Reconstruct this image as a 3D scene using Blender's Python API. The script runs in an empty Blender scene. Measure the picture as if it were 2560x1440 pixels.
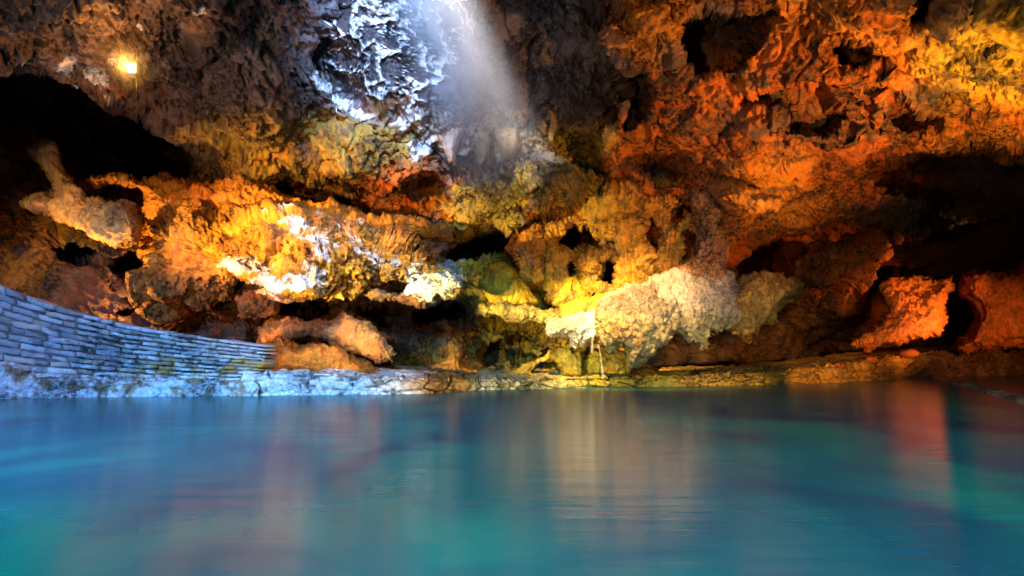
import bpy, bmesh, math, random
import numpy as np
from mathutils import Vector
R = math.radians
S = bpy.context.scene
COL = S.collection
random.seed(7)
# ------------------------------------------------------------------ camera
CH, HZ, F = 0.6, 895.0, 1500.0          # eye height, horizon row and focal length in photo pixels
cam = bpy.data.cameras.new('camera'); co = bpy.data.objects.new('camera', cam); COL.objects.link(co)
cam.lens = 36*F/2560; cam.sensor_width = 36; cam.shift_y = (HZ-720)/2560
co.location = (0, 0, CH); co.rotation_euler = (R(90), 0, 0)
cam.clip_start = .05; cam.clip_end = 300
S.camera = co
def at(px, py, Y): return Vector(((px-1280)/F*Y, Y, CH+(HZ-py)/F*Y))
# ------------------------------------------------------------------ sky, sun, lamps
HOLE = at(1000, -235, 8.8); HIT = at(1272, 450, 13.6)
BEAM = (HIT-HOLE).normalized()
el = math.asin(-BEAM.z); az = math.atan2(-BEAM.x, -BEAM.y)
W = bpy.data.worlds.new('World'); S.world = W; W.use_nodes = True
nt = W.node_tree; bg = nt.nodes['Background']
sky = nt.nodes.new('ShaderNodeTexSky'); sky.sky_type = 'NISHITA'; sky.sun_disc = False
sky.sun_elevation = el; sky.sun_rotation = az
nt.links.new(sky.outputs[0], bg.inputs[0]); bg.inputs[1].default_value = .1
sl = bpy.data.lights.new('sun', 'SUN'); so = bpy.data.objects.new('sun', sl); COL.objects.link(so)
sl.energy = 5; sl.angle = R(3); sl.color = (1, .93, .86)
so.rotation_euler = BEAM.to_track_quat('-Z', 'Y').to_euler()
def lamp(name, loc, tgt, power, color, size=80, blend=1., radius=.08):
    l = bpy.data.lights.new(name, 'SPOT'); o = bpy.data.objects.new(name, l); COL.objects.link(o)
    l.energy = power; l.color = color; l.spot_size = R(size); l.spot_blend = blend; l.shadow_soft_size = radius
    o.location = loc; o.rotation_euler = (Vector(tgt)-Vector(loc)).to_track_quat('-Z', 'Y').to_euler(); return o
def panel(name, loc, tgt, power, color, size):
    l = bpy.data.lights.new(name, 'AREA'); o = bpy.data.objects.new(name, l); COL.objects.link(o)
    l.energy = power; l.color = color; l.shape = 'DISK'; l.size = size
    o.location = loc; o.rotation_euler = (Vector(tgt)-Vector(loc)).to_track_quat('-Z', 'Y').to_euler(); return o
WARM = (1, .62, .22); AMBER = (1, .46, .10); GOLD = (1, .74, .18); RED = (1, .40, .09)
# added spots standing in for daylight from the roof opening and behind the viewer
lamp('skylight_fill_net', (-1.7, 7.4, 6.3), at(985, 170, 11.5), 4400, (.34, .56, 1), 58, 1., .35)
lamp('skylight_fill_outcrop', (-1.5, 7.2, 6.2), at(880, 680, 11), 2500, (.80, .84, 1), 44, 1., .35)
lamp('skylight_fill_shaft', HOLE-BEAM*3.2, HIT, 34000, (.92, .92, 1), 17, .9, .25)
lamp('daylight_fill_wall', (-4.9, -1.5, 3.4), at(90, 880, 9), 4600, (.22, .43, 1), 34, .8, .3)
lamp('daylight_fill_ledge', (-3.9, -1.5, 3.2), at(800, 960, 10.3), 5500, (.34, .50, 1), 18, .9, .3)
lamp('pool_fill', (-1.0, -3.0, 4.6), (.4, 3.8, 0), 3400, (.26, .9, 1), 80, 1., .5)
lamp('fill_ledge_mid', (1.2, -.6, .14), at(1800, 950, 13.8), 9000, (1, .6, .15), 11)  # added warm fill for the dim middle of the ledge
# added unseen spots standing in for the cave's floodlights
lamp('flood_behind_wall', at(60, 850, 10.5), at(560, 600, 11.2), 1100, AMBER, 110)
lamp('flood_left', (-6.4, 4.6, 2.4), at(740, 560, 11.5), 8500, (1, .45, .08), 36)
lamp('flood_left_low', (-1.4, -.5, .5), at(700, 600, 11), 2600, (1, .50, .12), 26)
lamp('flood_left_high', (-6.0, 3.6, .9), at(760, 340, 12), 700, (1, .62, .32), 50)
lamp('flood_left_foot', at(590, 905, 10.75), at(900, 850, 11.2), 300, (1, .40, .06), 120)
lamp('fill_center_low', (-4.6, -.5, .14), at(1380, 930, 13.6), 10000, GOLD, 21)
lamp('fill_roof_left', (-5.6, 3.0, .9), at(330, 110, 8.5), 420, (1, .74, .58), 66)
lamp('flood_center', (-5.6, 6.0, .4), at(1330, 700, 14), 9000, GOLD, 27)
lamp('flood_hanging_rock', (2.6, -.5, .4), at(1740, 785, 12), 3600, (1, .78, .50), 20)
lamp('fill_rock_tip', (-1.0, 5.0, .35), at(1440, 825, 12), 480, (1, .86, .55), 22)
lamp('flood_right', (-2.4, -.5, .6), at(1800, 420, 11), 1500, AMBER, 40)
lamp('flood_right_near', (6.4, 6.2, .7), at(2000, 230, 10), 2700, AMBER, 84)
lamp('flood_right_high', (6.6, 2.6, 1.6), at(2500, 150, 8), 5000, (1, .70, .14), 24)
lamp('flood_ledge', (13.6, 12.6, .9), at(2300, 715, 17), 2600, RED, 60)
lamp('fill_ledge_right', (10.2, 8.5, .9), at(2480, 860, 18.5), 2600, RED, 26)
lamp('flood_ledge_far', (2.5, -1, .8), at(2080, 925, 15), 15000, AMBER, 11)
lamp('flood_ledge_low', (.1, 7.8, 5.9), at(1560, 945, 13.7), 10000, (1, .64, .18), 40)
lamp('fill_scallop', (6.2, 6.0, .6), at(2240, 790, 16.5), 3600, RED, 20)
lamp('fill_left_bone', (-7.4, 5.2, 2.6), at(170, 590, 11), 1000, WARM, 34)
lamp('pool_fill_left', (-6.2, -1.5, 4.2), (-4.0, 4.4, 0), 8000, (.06, .42, 1), 60, 1., .5)  # added blue fill tinting the left of the pool
S.view_settings.view_transform = 'Standard'; S.view_settings.look = 'None'; S.view_settings.gamma = 1
S.view_settings.exposure = .08
S.cycles.use_denoising = True
S.cycles.max_bounces = 6; S.cycles.diffuse_bounces = 3; S.cycles.volume_bounces = 0
S.cycles.sample_clamp_indirect = 2.5; S.cycles.use_adaptive_sampling = False

# ------------------------------------------------------------------ noise
rng = np.random.RandomState(11)
PERM = rng.permutation(256).astype(np.int32); PERM = np.concatenate([PERM, PERM, PERM])
GR = rng.normal(size=(256, 3)); GR = (GR/np.linalg.norm(GR, axis=1)[:, None]).astype(np.float32)
JT = rng.rand(256, 3).astype(np.float32)
def pn(p):
    """gradient noise, about -1..1"""
    p = np.asarray(p, np.float32); i = np.floor(p).astype(np.int32); f = p-i; u = f*f*f*(f*(f*6-15)+10); i &= 255
    out = np.zeros(len(p), np.float32)
    for dx in (0, 1):
        for dy in (0, 1):
            for dz in (0, 1):
                h = PERM[PERM[PERM[i[:, 0]+dx]+i[:, 1]+dy]+i[:, 2]+dz]
                g = GR[h]
                d = g[:, 0]*(f[:, 0]-dx)+g[:, 1]*(f[:, 1]-dy)+g[:, 2]*(f[:, 2]-dz)
                w = (u[:, 0] if dx else 1-u[:, 0])*(u[:, 1] if dy else 1-u[:, 1])*(u[:, 2] if dz else 1-u[:, 2])
                out += w*d
    return out*1.7
def fbm(p, o=4, g=.5):
    a, s, t = 1., np.zeros(len(p), np.float32), 0
    for k in range(o): s += a*pn(p*(2.03**k)+17.3*k); t += a; a *= g
    return s/t
def worley(p, full=False):
    """distance to nearest and second nearest scattered point"""
    i = np.floor(p).astype(np.int32); f = (p-i).astype(np.float32)
    if not full: o = (f < .5).astype(np.int32); i -= o; f += o
    i &= 255; a = np.full(len(p), 9., np.float32); b = a.copy(); rg = (-1, 0, 1) if full else (0, 1)
    for dx in rg:
        for dy in rg:
            for dz in rg:
                h = PERM[PERM[PERM[(i[:, 0]+dx) & 255]+((i[:, 1]+dy) & 255)]+((i[:, 2]+dz) & 255)]
                j = JT[h]
                d = (j[:, 0]+dx-f[:, 0])**2+(j[:, 1]+dy-f[:, 1])**2+(j[:, 2]+dz-f[:, 2])**2
                b = np.minimum(b, np.maximum(a, d)); a = np.minimum(a, d)
    return np.sqrt(a), np.sqrt(b)
def sm(x, a, b):
    t = np.clip((x-a)/(b-a), 0, 1); return t*t*(3-2*t)
def rbf(pts, x, y):
    """smooth surface through scattered (x, y, value) points"""
    P = np.array(pts, float); xy = P[:, :2]/300
    K = np.sqrt(((xy[:, None]-xy[None])**2).sum(-1)+.02)
    n = len(P); A = np.zeros((n+1, n+1)); A[:n, :n] = K+np.eye(n)*.02; A[:n, n] = A[n, :n] = 1
    w = np.linalg.solve(A, np.append(P[:, 2], 0))
    out = np.full(x.shape, w[n], np.float32)
    for k in range(n): out += w[k]*np.sqrt((x/300-xy[k, 0])**2+(y/300-xy[k, 1])**2+.02).astype(np.float32)
    return out
def psd(poly, x, y):
    """signed distance to a closed outline, positive inside"""
    P = np.array(poly, np.float32); Q = np.roll(P, -1, 0)
    d = np.full(x.shape, 1e9, np.float32); ins = np.zeros(x.shape, bool)
    for a, b in zip(P, Q):
        e = b-a; L = max((e**2).sum(), 1e-6)
        t = np.clip(((x-a[0])*e[0]+(y-a[1])*e[1])/L, 0, 1)
        d = np.minimum(d, (x-a[0]-t*e[0])**2+(y-a[1]-t*e[1])**2)
        c = (a[1] > y) != (b[1] > y)
        with np.errstate(divide='ignore', invalid='ignore'):
            ins ^= c & (x < (b[0]-a[0])*(y-a[1])/(b[1]-a[1]+1e-12)+a[0])
    return np.where(ins, 1, -1)*np.sqrt(d)
def warp2(x, y, amp, sc, seed):
    sh = x.shape; q = np.stack([x.ravel()/sc, y.ravel()/sc, np.full(x.size, seed*3.7)], 1)
    return x+amp*fbm(q, 4, .6).reshape(sh), y+amp*fbm(q+51.7, 4, .6).reshape(sh)

# ------------------------------------------------------------------ rock colour: mineral stains and crusts, with some lamp light put in
OCHRE = (.60, .23, .025); RUST = (.48, .125, .015); SULPH = (.62, .42, .03); GOLDEN = (.68, .33, .025); OLIVE = (.30, .21, .035)
GREY = (.20, .165, .175); BROWN = (.18, .085, .04); DARK = (.07, .05, .045); PALE = (.62, .52, .42); WHITE = (.86, .85, .88); MAUVE = (.23, .155, .135)
ZONES = [  # centre, radii, colour
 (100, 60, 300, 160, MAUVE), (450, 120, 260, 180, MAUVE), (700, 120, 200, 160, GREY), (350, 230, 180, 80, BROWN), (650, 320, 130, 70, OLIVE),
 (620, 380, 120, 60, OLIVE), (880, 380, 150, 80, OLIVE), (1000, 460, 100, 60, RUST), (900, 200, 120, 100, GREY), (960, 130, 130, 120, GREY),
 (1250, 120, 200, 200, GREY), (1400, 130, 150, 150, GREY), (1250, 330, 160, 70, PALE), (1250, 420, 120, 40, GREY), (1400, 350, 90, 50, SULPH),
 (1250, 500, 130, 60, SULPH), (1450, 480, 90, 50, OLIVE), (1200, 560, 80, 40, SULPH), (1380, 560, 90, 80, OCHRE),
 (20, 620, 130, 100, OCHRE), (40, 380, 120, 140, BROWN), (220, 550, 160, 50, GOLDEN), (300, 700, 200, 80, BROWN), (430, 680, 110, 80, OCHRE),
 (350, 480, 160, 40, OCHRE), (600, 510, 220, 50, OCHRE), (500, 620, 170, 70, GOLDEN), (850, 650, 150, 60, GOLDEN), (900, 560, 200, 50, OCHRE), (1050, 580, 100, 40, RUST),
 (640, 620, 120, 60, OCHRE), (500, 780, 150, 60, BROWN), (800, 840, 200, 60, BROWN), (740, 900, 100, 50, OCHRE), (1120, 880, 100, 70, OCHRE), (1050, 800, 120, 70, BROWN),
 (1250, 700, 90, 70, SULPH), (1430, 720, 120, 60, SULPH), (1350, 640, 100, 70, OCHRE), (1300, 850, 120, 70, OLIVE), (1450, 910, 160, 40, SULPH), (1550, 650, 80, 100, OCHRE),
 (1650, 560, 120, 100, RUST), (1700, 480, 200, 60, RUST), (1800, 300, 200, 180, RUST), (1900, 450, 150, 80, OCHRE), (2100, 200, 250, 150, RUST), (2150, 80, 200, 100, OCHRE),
 (2430, 150, 180, 110, SULPH), (2050, 300, 120, 60, DARK), (2200, 430, 200, 60, RUST), (2420, 440, 180, 50, DARK), (2380, 540, 200, 60, DARK), (1750, 100, 120, 60, GREY), (2480, 330, 120, 60, OCHRE),  # first patch puts the lamp's yellow light into the roof colour
 (1650, 60, 100, 80, OCHRE), (1970, 250, 90, 30, DARK), (2010, 330, 70, 30, DARK), (1780, 110, 90, 50, DARK), (2140, 150, 60, 25, DARK), (2300, 410, 200, 30, DARK), (2240, 290, 90, 20, DARK), (2330, 30, 80, 60, BROWN), (1590, 240, 30, 70, DARK), (1640, 430, 40, 20, DARK), (2150, 650, 150, 80, RUST), (2280, 780, 130, 100, RUST), (2500, 780, 130, 120, RUST), (1800, 900, 250, 60, BROWN), (2050, 830, 120, 80, BROWN)]  # DARK patches darken the dents of the right roof
CRUST = [  # where white tufa crust has grown: centre, radii, amount
 (175, 165, 40, 40, 1.5), (250, 215, 30, 40, 1.4), (275, 140, 16, 14, 1.4), (45, 105, 16, 16, 1.5), (480, 20, 16, 26, 1.5), (345, 75, 12, 10, 1.5), (120, 5, 20, 10, .5),
 (600, 20, 120, 30, .2), (860, 40, 60, 70, .75), (960, 90, 120, 110, .85), (1060, 60, 130, 70, 1.), (1010, 240, 100, 40, 1.1), (870, 215, 60, 30, 1.3), (950, 255, 70, 30, 1.3), (1020, 300, 35, 35, 1.3), (1060, 360, 28, 40, 1.3), (1130, 70, 60, 20, 1.), (1270, 60, 60, 100, .35), (1300, 140, 70, 25, .35),
 (1490, 250, 50, 60, .2), (740, 560, 60, 30, .75), (870, 570, 60, 30, .6), (790, 600, 60, 25, .8), (630, 680, 60, 24, .8), (740, 710, 70, 26, .85), (800, 640, 50, 30, .8), (960, 640, 50, 25, .8), (1080, 715, 90, 45, .95), (1130, 690, 50, 40, .9),
 (600, 660, 45, 18, 1.2), (680, 712, 70, 16, 1.25), (770, 700, 30, 30, 1.2), (900, 610, 70, 16, 1.1), (990, 655, 60, 16, 1.1), (1040, 700, 30, 22, 1.1), (300, 575, 60, 35, .35), (120, 380, 30, 30, .3)]
def paint(px, py, P, N, extra=None, crustmul=1.):
    q = P.astype(np.float32)
    wx = px+45*fbm(q*1.1+5, 4, .6)+0; wy = py+40*fbm(q*1.1+31, 4, .6)
    acc = np.zeros((len(px), 3), np.float32); tw = np.full(len(px), 1e-4, np.float32); acc += np.array(BROWN)*1e-4
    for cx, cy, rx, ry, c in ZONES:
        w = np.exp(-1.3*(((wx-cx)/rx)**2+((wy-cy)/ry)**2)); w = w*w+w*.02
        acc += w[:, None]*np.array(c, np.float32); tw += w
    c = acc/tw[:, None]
    if extra is not None:
        col, k = extra; c = c*(1-k)+np.asarray(col, np.float32)*k
    film = 1. if extra is None else 1-.6*extra[1]
    # manganese film in blotches, rusty and yellow seeps
    a = fbm(q*np.float32(2.4)+90, 6, .74); b = fbm(q*np.float32(1.3)+40, 4, .6)
    k = (sm(a, .02, .24)*.84*film)[:, None]; c = c*(1-k)+np.array((.085, .055, .04))*k*1.0
    L_ = fbm(q*np.float32(.8)+200, 4, .6); k = (sm(L_, .03, .3)*.72*film)[:, None]; c = c*(1-k)+np.array((.075, .055, .05))*k
    k = (sm(b, .08, .4)*.55)[:, None]; c = c*(1-k)+c*np.array((1.15, .68, .5))*k
    k = (sm(-b, .1, .4)*.4)[:, None]; c = c*(1-k)+c*np.array((1.1, 1.12, .8))*k
    # white crust
    cw = np.zeros(len(px), np.float32)
    for cx, cy, rx, ry, am in CRUST:
        cw = np.maximum(cw, am*np.exp(-.7*(((wx-cx)/rx)**2+((wy-cy)/ry)**2)))
    n = fbm(q*3.5+7, 5, .65)
    m = sm(cw*1.05*crustmul+n*.85+N[:, 2]*.16, .58, .84)[:, None]
    c = c*(1-m)+np.array(WHITE)*m
    return np.clip(c, 0, 1)

# ------------------------------------------------------------------ materials
def rock_mat(name, bump=.35, rough=.85, speck=.5, sc=14):
    m = bpy.data.materials.new(name); m.use_nodes = True; t = m.node_tree; b = t.nodes['Principled BSDF']
    at_ = t.nodes.new('ShaderNodeAttribute'); at_.attribute_name = 'stain'
    g = t.nodes.new('ShaderNodeNewGeometry')
    n1 = t.nodes.new('ShaderNodeTexNoise'); n1.inputs['Scale'].default_value = sc; n1.inputs['Detail'].default_value = 8; n1.inputs['Roughness'].default_value = .72
    t.links.new(g.outputs['Position'], n1.inputs['Vector'])
    r = t.nodes.new('ShaderNodeMapRange'); r.inputs[1].default_value = .40; r.inputs[2].default_value = .60; r.inputs[3].default_value = 1-speck; r.inputs[4].default_value = 1+speck*.55
    t.links.new(n1.outputs[0], r.inputs[0])
    # small dark pit-like spots put into the colour
    n3 = t.nodes.new('ShaderNodeTexNoise'); n3.inputs['Scale'].default_value = sc*.5; n3.inputs['Detail'].default_value = 7; n3.inputs['Roughness'].default_value = .68
    t.links.new(g.outputs['Position'], n3.inputs['Vector'])
    r3 = t.nodes.new('ShaderNodeMapRange'); r3.inputs[1].default_value = .40; r3.inputs[2].default_value = .48; r3.inputs[3].default_value = 1-speck*.8; r3.inputs[4].default_value = 1; t.links.new(n3.outputs[0], r3.inputs[0])
    mm = t.nodes.new('ShaderNodeMath'); mm.operation = 'MULTIPLY'; t.links.new(r.outputs[0], mm.inputs[0]); t.links.new(r3.outputs[0], mm.inputs[1])
    # where sheet flowstone has sealed the surface it is smooth and even
    n4 = t.nodes.new('ShaderNodeTexNoise'); n4.inputs['Scale'].default_value = 1.1; n4.inputs['Detail'].default_value = 3; t.links.new(g.outputs['Position'], n4.inputs['Vector'])
    r4 = t.nodes.new('ShaderNodeMapRange'); r4.inputs[1].default_value = .40; r4.inputs[2].default_value = .56; r4.inputs[3].default_value = .25; r4.inputs[4].default_value = 1; t.links.new(n4.outputs[0], r4.inputs[0])
    mr = t.nodes.new('ShaderNodeMix'); mr.inputs[2].default_value = 1.; t.links.new(r4.outputs[0], mr.inputs[0]); t.links.new(mm.outputs[0], mr.inputs[3]); r = mr
    mx = t.nodes.new('ShaderNodeVectorMath'); mx.operation = 'SCALE'
    t.links.new(at_.outputs['Color'], mx.inputs[0]); t.links.new(r.outputs[0], mx.inputs['Scale'])
    t.links.new(mx.outputs[0], b.inputs['Base Color'])
    n2 = t.nodes.new('ShaderNodeTexNoise'); n2.inputs['Scale'].default_value = sc*2.2; n2.inputs['Detail'].default_value = 6; n2.inputs['Roughness'].default_value = .75
    t.links.new(g.outputs['Position'], n2.inputs['Vector'])
    bp = t.nodes.new('ShaderNodeBump'); bs = t.nodes.new('ShaderNodeMath'); bs.operation = 'MULTIPLY'; bs.inputs[1].default_value = bump; t.links.new(r4.outputs[0], bs.inputs[0]); t.links.new(bs.outputs[0], bp.inputs['Strength']); bp.inputs['Distance'].default_value = .09
    t.links.new(n2.outputs[0], bp.inputs['Height']); t.links.new(bp.outputs[0], b.inputs['Normal'])
    b.inputs['Roughness'].default_value = rough; b.inputs['Specular IOR Level'].default_value = .35
    return m
ROCK = rock_mat('cave_rock', 1., .85, .75)
TUFA = rock_mat('tufa', .9, .75, .45)
FLOW = rock_mat('flowstone', .4, .6, .35, 10)
def flat_mat(name, c, rough=.6, metal=0, emit=None, es=0):
    m = bpy.data.materials.new(name); m.use_nodes = True; b = m.node_tree.nodes['Principled BSDF']
    b.inputs['Base Color'].default_value = (*c, 1); b.inputs['Roughness'].default_value = rough; b.inputs['Metallic'].default_value = metal
    if emit: b.inputs['Emission Color'].default_value = (*emit, 1); b.inputs['Emission Strength'].default_value = es
    return m

# ------------------------------------------------------------------ mesh helpers
def link(name, V, Fq, mat, col=None, smooth=True, parent=None, tri=None):
    me = bpy.data.meshes.new(name); V = np.asarray(V, np.float32); Fq = np.asarray(Fq, np.int32)
    k = Fq.shape[1]
    me.vertices.add(len(V)); me.vertices.foreach_set('co', V.ravel())
    me.loops.add(Fq.size); me.loops.foreach_set('vertex_index', Fq.ravel())
    me.polygons.add(len(Fq)); me.polygons.foreach_set('loop_start', np.arange(0, Fq.size, k, dtype=np.int32))
    if smooth: me.polygons.foreach_set('use_smooth', np.ones(len(Fq), bool))
    me.update(calc_edges=True)
    if col is not None:
        a = me.color_attributes.new('stain', 'FLOAT_COLOR', 'POINT')
        a.data.foreach_set('color', np.concatenate([col, np.ones((len(col), 1))], 1).astype(np.float32).ravel())
    me.materials.append(mat)
    o = bpy.data.objects.new(name, me); COL.objects.link(o)
    if parent: o.parent = parent
    return o
def tag(o, label=None, cat=None, group=None, kind=None):
    if label: o['label'] = label
    if cat: o['category'] = cat
    if group: o['group'] = group
    if kind: o['kind'] = kind
    return o
def normals(V, Fq):
    n = np.cross(V[Fq[:, 2]]-V[Fq[:, 0]], V[Fq[:, 3]]-V[Fq[:, 1]])
    out = np.zeros_like(V)
    for k in range(4):
        for a in range(3): out[:, a] += np.bincount(Fq[:, k], n[:, a], len(V))
    return out/np.maximum(np.linalg.norm(out, axis=1)[:, None], 1e-9)
def world(px, py, Y):
    return np.stack([(px-1280)/F*Y, Y, CH+(HZ-py)/F*Y], 1).astype(np.float32)
def roughen(P, style, amp=1.):
    """height of the rock's relief at P, in metres"""
    q = P
    if style == 'rough':
        w = np.stack([fbm(q*1.6+3, 2), fbm(q*1.6+13, 2), fbm(q*1.6+23, 2)], 1)*.14
        qq = q+w
        a, b = worley(qq*np.float32(2.0)); c, d = worley(qq*np.float32(5.6)+9); e, f_ = worley(q*np.float32(13)+4)
        big = fbm(q*.55+8, 2); pit = fbm(q*2.6+33, 3, .6)
        rug = .3+.9*sm(fbm(q*.9+61, 2), -.25, .35)
        h = .50*big+.28*fbm(q*1.3, 2)+.15*(.3-a*a)+rug*(.10*(.25-c*c)+.065*(.25-e*e)+.08*fbm(q*5, 4, .6))+.03*fbm(q*14, 2)
        h -= .09*sm(fbm(q*5.2+77, 3, .65), .10, .28)
        h -= .20*sm(pit, .10, .5)+.14*(1-sm(np.abs(fbm(q*1.1+70, 3)), 0, .06))
    elif style == 'pop':
        a, b = worley(q*np.float32(5.5)); c, d = worley(q*np.float32(12)+9)
        h = .14*fbm(q*1.4, 3)+.10*(.35-a*a)+.055*(.3-c*c)+.04*fbm(q*8, 3, .6)
    elif style == 'tufa':
        st = q*np.array((3.2, 3.2, .6), np.float32); a, b = worley(q*np.float32(6)); c, d = worley(q*np.float32(14)+9)
        k = sm(fbm(q*1.3+12, 2), -.25, .25)
        h = .2*fbm(q*1.1, 2)+.11*fbm(st, 3, .55)-.06*np.abs(fbm(st*2.1+5, 2))+(.3+k)*(.06*(.35-a*a)+.045*(.3-c*c))+.05*fbm(q*7, 4, .6)
    elif style == 'flow':
        st = q*np.array((3.6, 3.6, .7), np.float32)
        h = .14*fbm(q*1.2, 2)+.10*fbm(st, 3, .55)-.07*np.abs(fbm(st*2.2+5, 2))-.03*np.abs(fbm(st*5+15, 2))+.05*fbm(q*6, 4, .6)
    else:
        h = .1*fbm(q*1.4, 3)+.03*fbm(q*5, 3)
    return h*amp
def inflate(name, poly, depth, thick, width, style='rough', amp=1., step=3., warp=10, wsc=60, seed=1, mat=None, extra=None, crust=1., holes=(), parent=None, round_=.5, dents=()):
    """a solid rock body: outline, distance from the pool's near side, real thickness, then eroded relief"""
    P = np.array(poly, float); x0, y0 = P.min(0)-25; x1, y1 = P.max(0)+25
    nx, ny = int((x1-x0)/step)+1, int((y1-y0)/step)+1
    X, Yg = np.meshgrid(x0+np.arange(nx)*step, y0+np.arange(ny)*step); X = X.astype(np.float32); Yg = Yg.astype(np.float32)
    wx, wy = warp2(X, Yg, warp, wsc, seed)
    d = psd(poly, wx, wy)
    for h in holes: d = np.minimum(d, -psd(h, wx, wy))
    ins = d > 0
    cell = ins[:-1, :-1] | ins[1:, :-1] | ins[:-1, 1:] | ins[1:, 1:]
    used = np.zeros_like(ins); used[:-1, :-1] |= cell; used[1:, :-1] |= cell; used[:-1, 1:] |= cell; used[1:, 1:] |= cell
    gy, gx = np.gradient(d, step); g2 = np.maximum(gx*gx+gy*gy, .25)
    bd = used & ~ins
    ox = np.where(bd, np.clip(-d*gx/g2, -step, step), 0); oy = np.where(bd, np.clip(-d*gy/g2, -step, step), 0)
    X = X+ox; Yg = Yg+oy
    t = np.clip(np.where(bd, 0, d)/width, 0, 1); prof = (1-(1-t)**2)**round_
    Yc = rbf(depth, X, Yg) if isinstance(depth, list) else np.full(X.shape, float(depth), np.float32)
    for poly_, dy_, w_ in dents: Yc = Yc+dy_*sm(psd(poly_, wx, wy), -w_*.4, w_)
    T = thick
    idf = np.full(ins.shape, -1, np.int64); n = used.sum(); idf[used] = np.arange(n)
    idb = idf.copy(); k = ins.sum(); idb[ins] = n+np.arange(k)
    px = np.concatenate([X[used], X[ins]]); py = np.concatenate([Yg[used], Yg[ins]])
    YY = np.concatenate([(Yc-T*prof)[used], (Yc+T*.8*prof)[ins]])
    V = world(px, py, YY)
    c = cell
    def q(i): return np.stack([i[:-1, :-1][c], i[1:, :-1][c], i[1:, 1:][c], i[:-1, 1:][c]], 1)
    Fq = np.concatenate([q(idf), q(idb)[:, ::-1]])
    N = normals(V, Fq)
    V2 = V+N*roughen(V, style, amp)[:, None]
    N2 = normals(V2, Fq)
    fine = sm(np.linalg.norm(V2-V, axis=1), 0, 1)
    if extra is not None and len(extra) == 5:   # two stains, the lower one grown up from the dripping fringe
        c1, c2, k_, ya, yb = extra; m_ = sm(py+26*fbm(V2*2.2+4, 4, .6), ya, yb)[:, None]
        extra = (np.array(c1)*(1-m_)+np.array(c2)*m_, k_)
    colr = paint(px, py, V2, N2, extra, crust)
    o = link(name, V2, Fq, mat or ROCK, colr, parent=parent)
    return o
exec_t = []
# ------------------------------------------------------------------ the cave wall: one sheet round the pool, with its hollows
BASE = [(-1400, 500, 6), (-1400, 1000, 6), (-500, 500, 9.5), (-500, 900, 9.5), (-500, -200, 9), (0, 600, 11.8), (0, 720, 11.5), (100, 560, 12.4), (0, 350, 13), (-100, 200, 15), (250, 350, 18), (400, 380, 19),
 (350, 520, 13), (200, 650, 11.9), (400, 820, 11.6), (600, 870, 11.8), (600, 750, 12.2), (700, 480, 14.5), (900, 500, 15), (900, 850, 13.6), (1000, 700, 14.4), (1100, 920, 13.2),
 (1100, 480, 14.8), (1200, 600, 15.6), (1300, 450, 14.2), (1250, 350, 14), (1400, 300, 13.6), (1300, 200, 13.3), (1200, 100, 12.6), (1080, 0, 11.4), (1080, -100, 10.4), (1005, -240, 8.9), (900, 100, 10.9), (950, 250, 11.8),
 (1400, 100, 11.8), (1400, -100, 10.8), (1500, 300, 13.4), (1500, 500, 15.6), (1600, 600, 17), (1400, 700, 15.2), (1300, 820, 15), (1300, 930, 14.2), (1500, 930, 14.6), (1650, 900, 17.5), (1900, 880, 24), (1950, 600, 24), (2060, 850, 27),
 (2100, 760, 24), (2300, 900, 26), (2500, 760, 28), (2300, 600, 25), (2560, 600, 24), (2560, 900, 28), (3000, 700, 20), (3900, 600, 9), (3900, 1000, 9), (3900, -200, 8), (2200, 0, 13), (1700, 100, 12.5), (600, 100, 12), (1280, -1200, 5), (-800, -1200, 4), (3400, -1200, 4)]
HOLLOWS = [  # outline, extra depth, softness
 ([(235, 470), (260, 455), (310, 455), (345, 480), (330, 502), (280, 505), (240, 495)], 2.5, 12),
 ([(690, 460), (740, 440), (830, 445), (870, 458), (850, 470), (780, 465), (730, 475), (690, 475)], 3.5, 14),
 ([(835, 490), (860, 480), (905, 505), (910, 525), (870, 520), (840, 505)], 2.5, 10),
 ([(1110, 640), (1180, 590), (1280, 570), (1340, 560), (1290, 620), (1230, 640), (1170, 650), (1120, 660)], 5, 22),
 ([(1390, 590), (1430, 540), (1480, 500), (1540, 490), (1575, 520), (1570, 580), (1530, 600), (1480, 610), (1420, 620), (1370, 640), (1360, 610)], 2.6, 24),
 ([(1480, 680), (1490, 640), (1550, 640), (1570, 680), (1530, 715), (1490, 720)], 3, 16),
 ([(1400, 630), (1440, 640), (1440, 680), (1410, 690)], 2, 12),
 ([(130, 620), (160, 590), (230, 610), (260, 650), (200, 640), (150, 640)], 2.2, 14),
 ([(270, 650), (330, 630), (380, 650), (370, 690), (310, 700)], 2.5, 16),
 ([(300, 780), (360, 765), (380, 785), (340, 795)], 1.5, 10),
 ([(660, 770), (730, 745), (830, 760), (940, 765), (1080, 770), (1150, 765), (1160, 790), (1000, 810), (940, 800), (860, 770), (800, 800), (720, 790), (670, 800)], 4, 20),
 ([(1200, 900), (1220, 860), (1290, 840), (1330, 860), (1330, 900), (1260, 880), (1220, 930)], 1.2, 14),
 ([(1330, 900), (1370, 870), (1400, 880), (1390, 920), (1345, 930)], 1.4, 12)]
BUMPS = [([(1260, 590), (1310, 540), (1360, 560), (1380, 620), (1370, 700), (1330, 720), (1290, 680), (1280, 630)], -1.0, 30),
 ([(1100, 460), (1200, 430), (1400, 400), (1480, 420), (1440, 500), (1330, 550), (1200, 590), (1140, 600), (1100, 540)], -1.2, 40),
 ([(1380, 440), (1470, 430), (1500, 470), (1420, 520), (1300, 560), (1200, 600), (1180, 600), (1260, 550), (1340, 500)], -.9, 20),
 ([(560, 720), (640, 700), (690, 740), (670, 790), (620, 800), (580, 770)], -.9, 25)]
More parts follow.
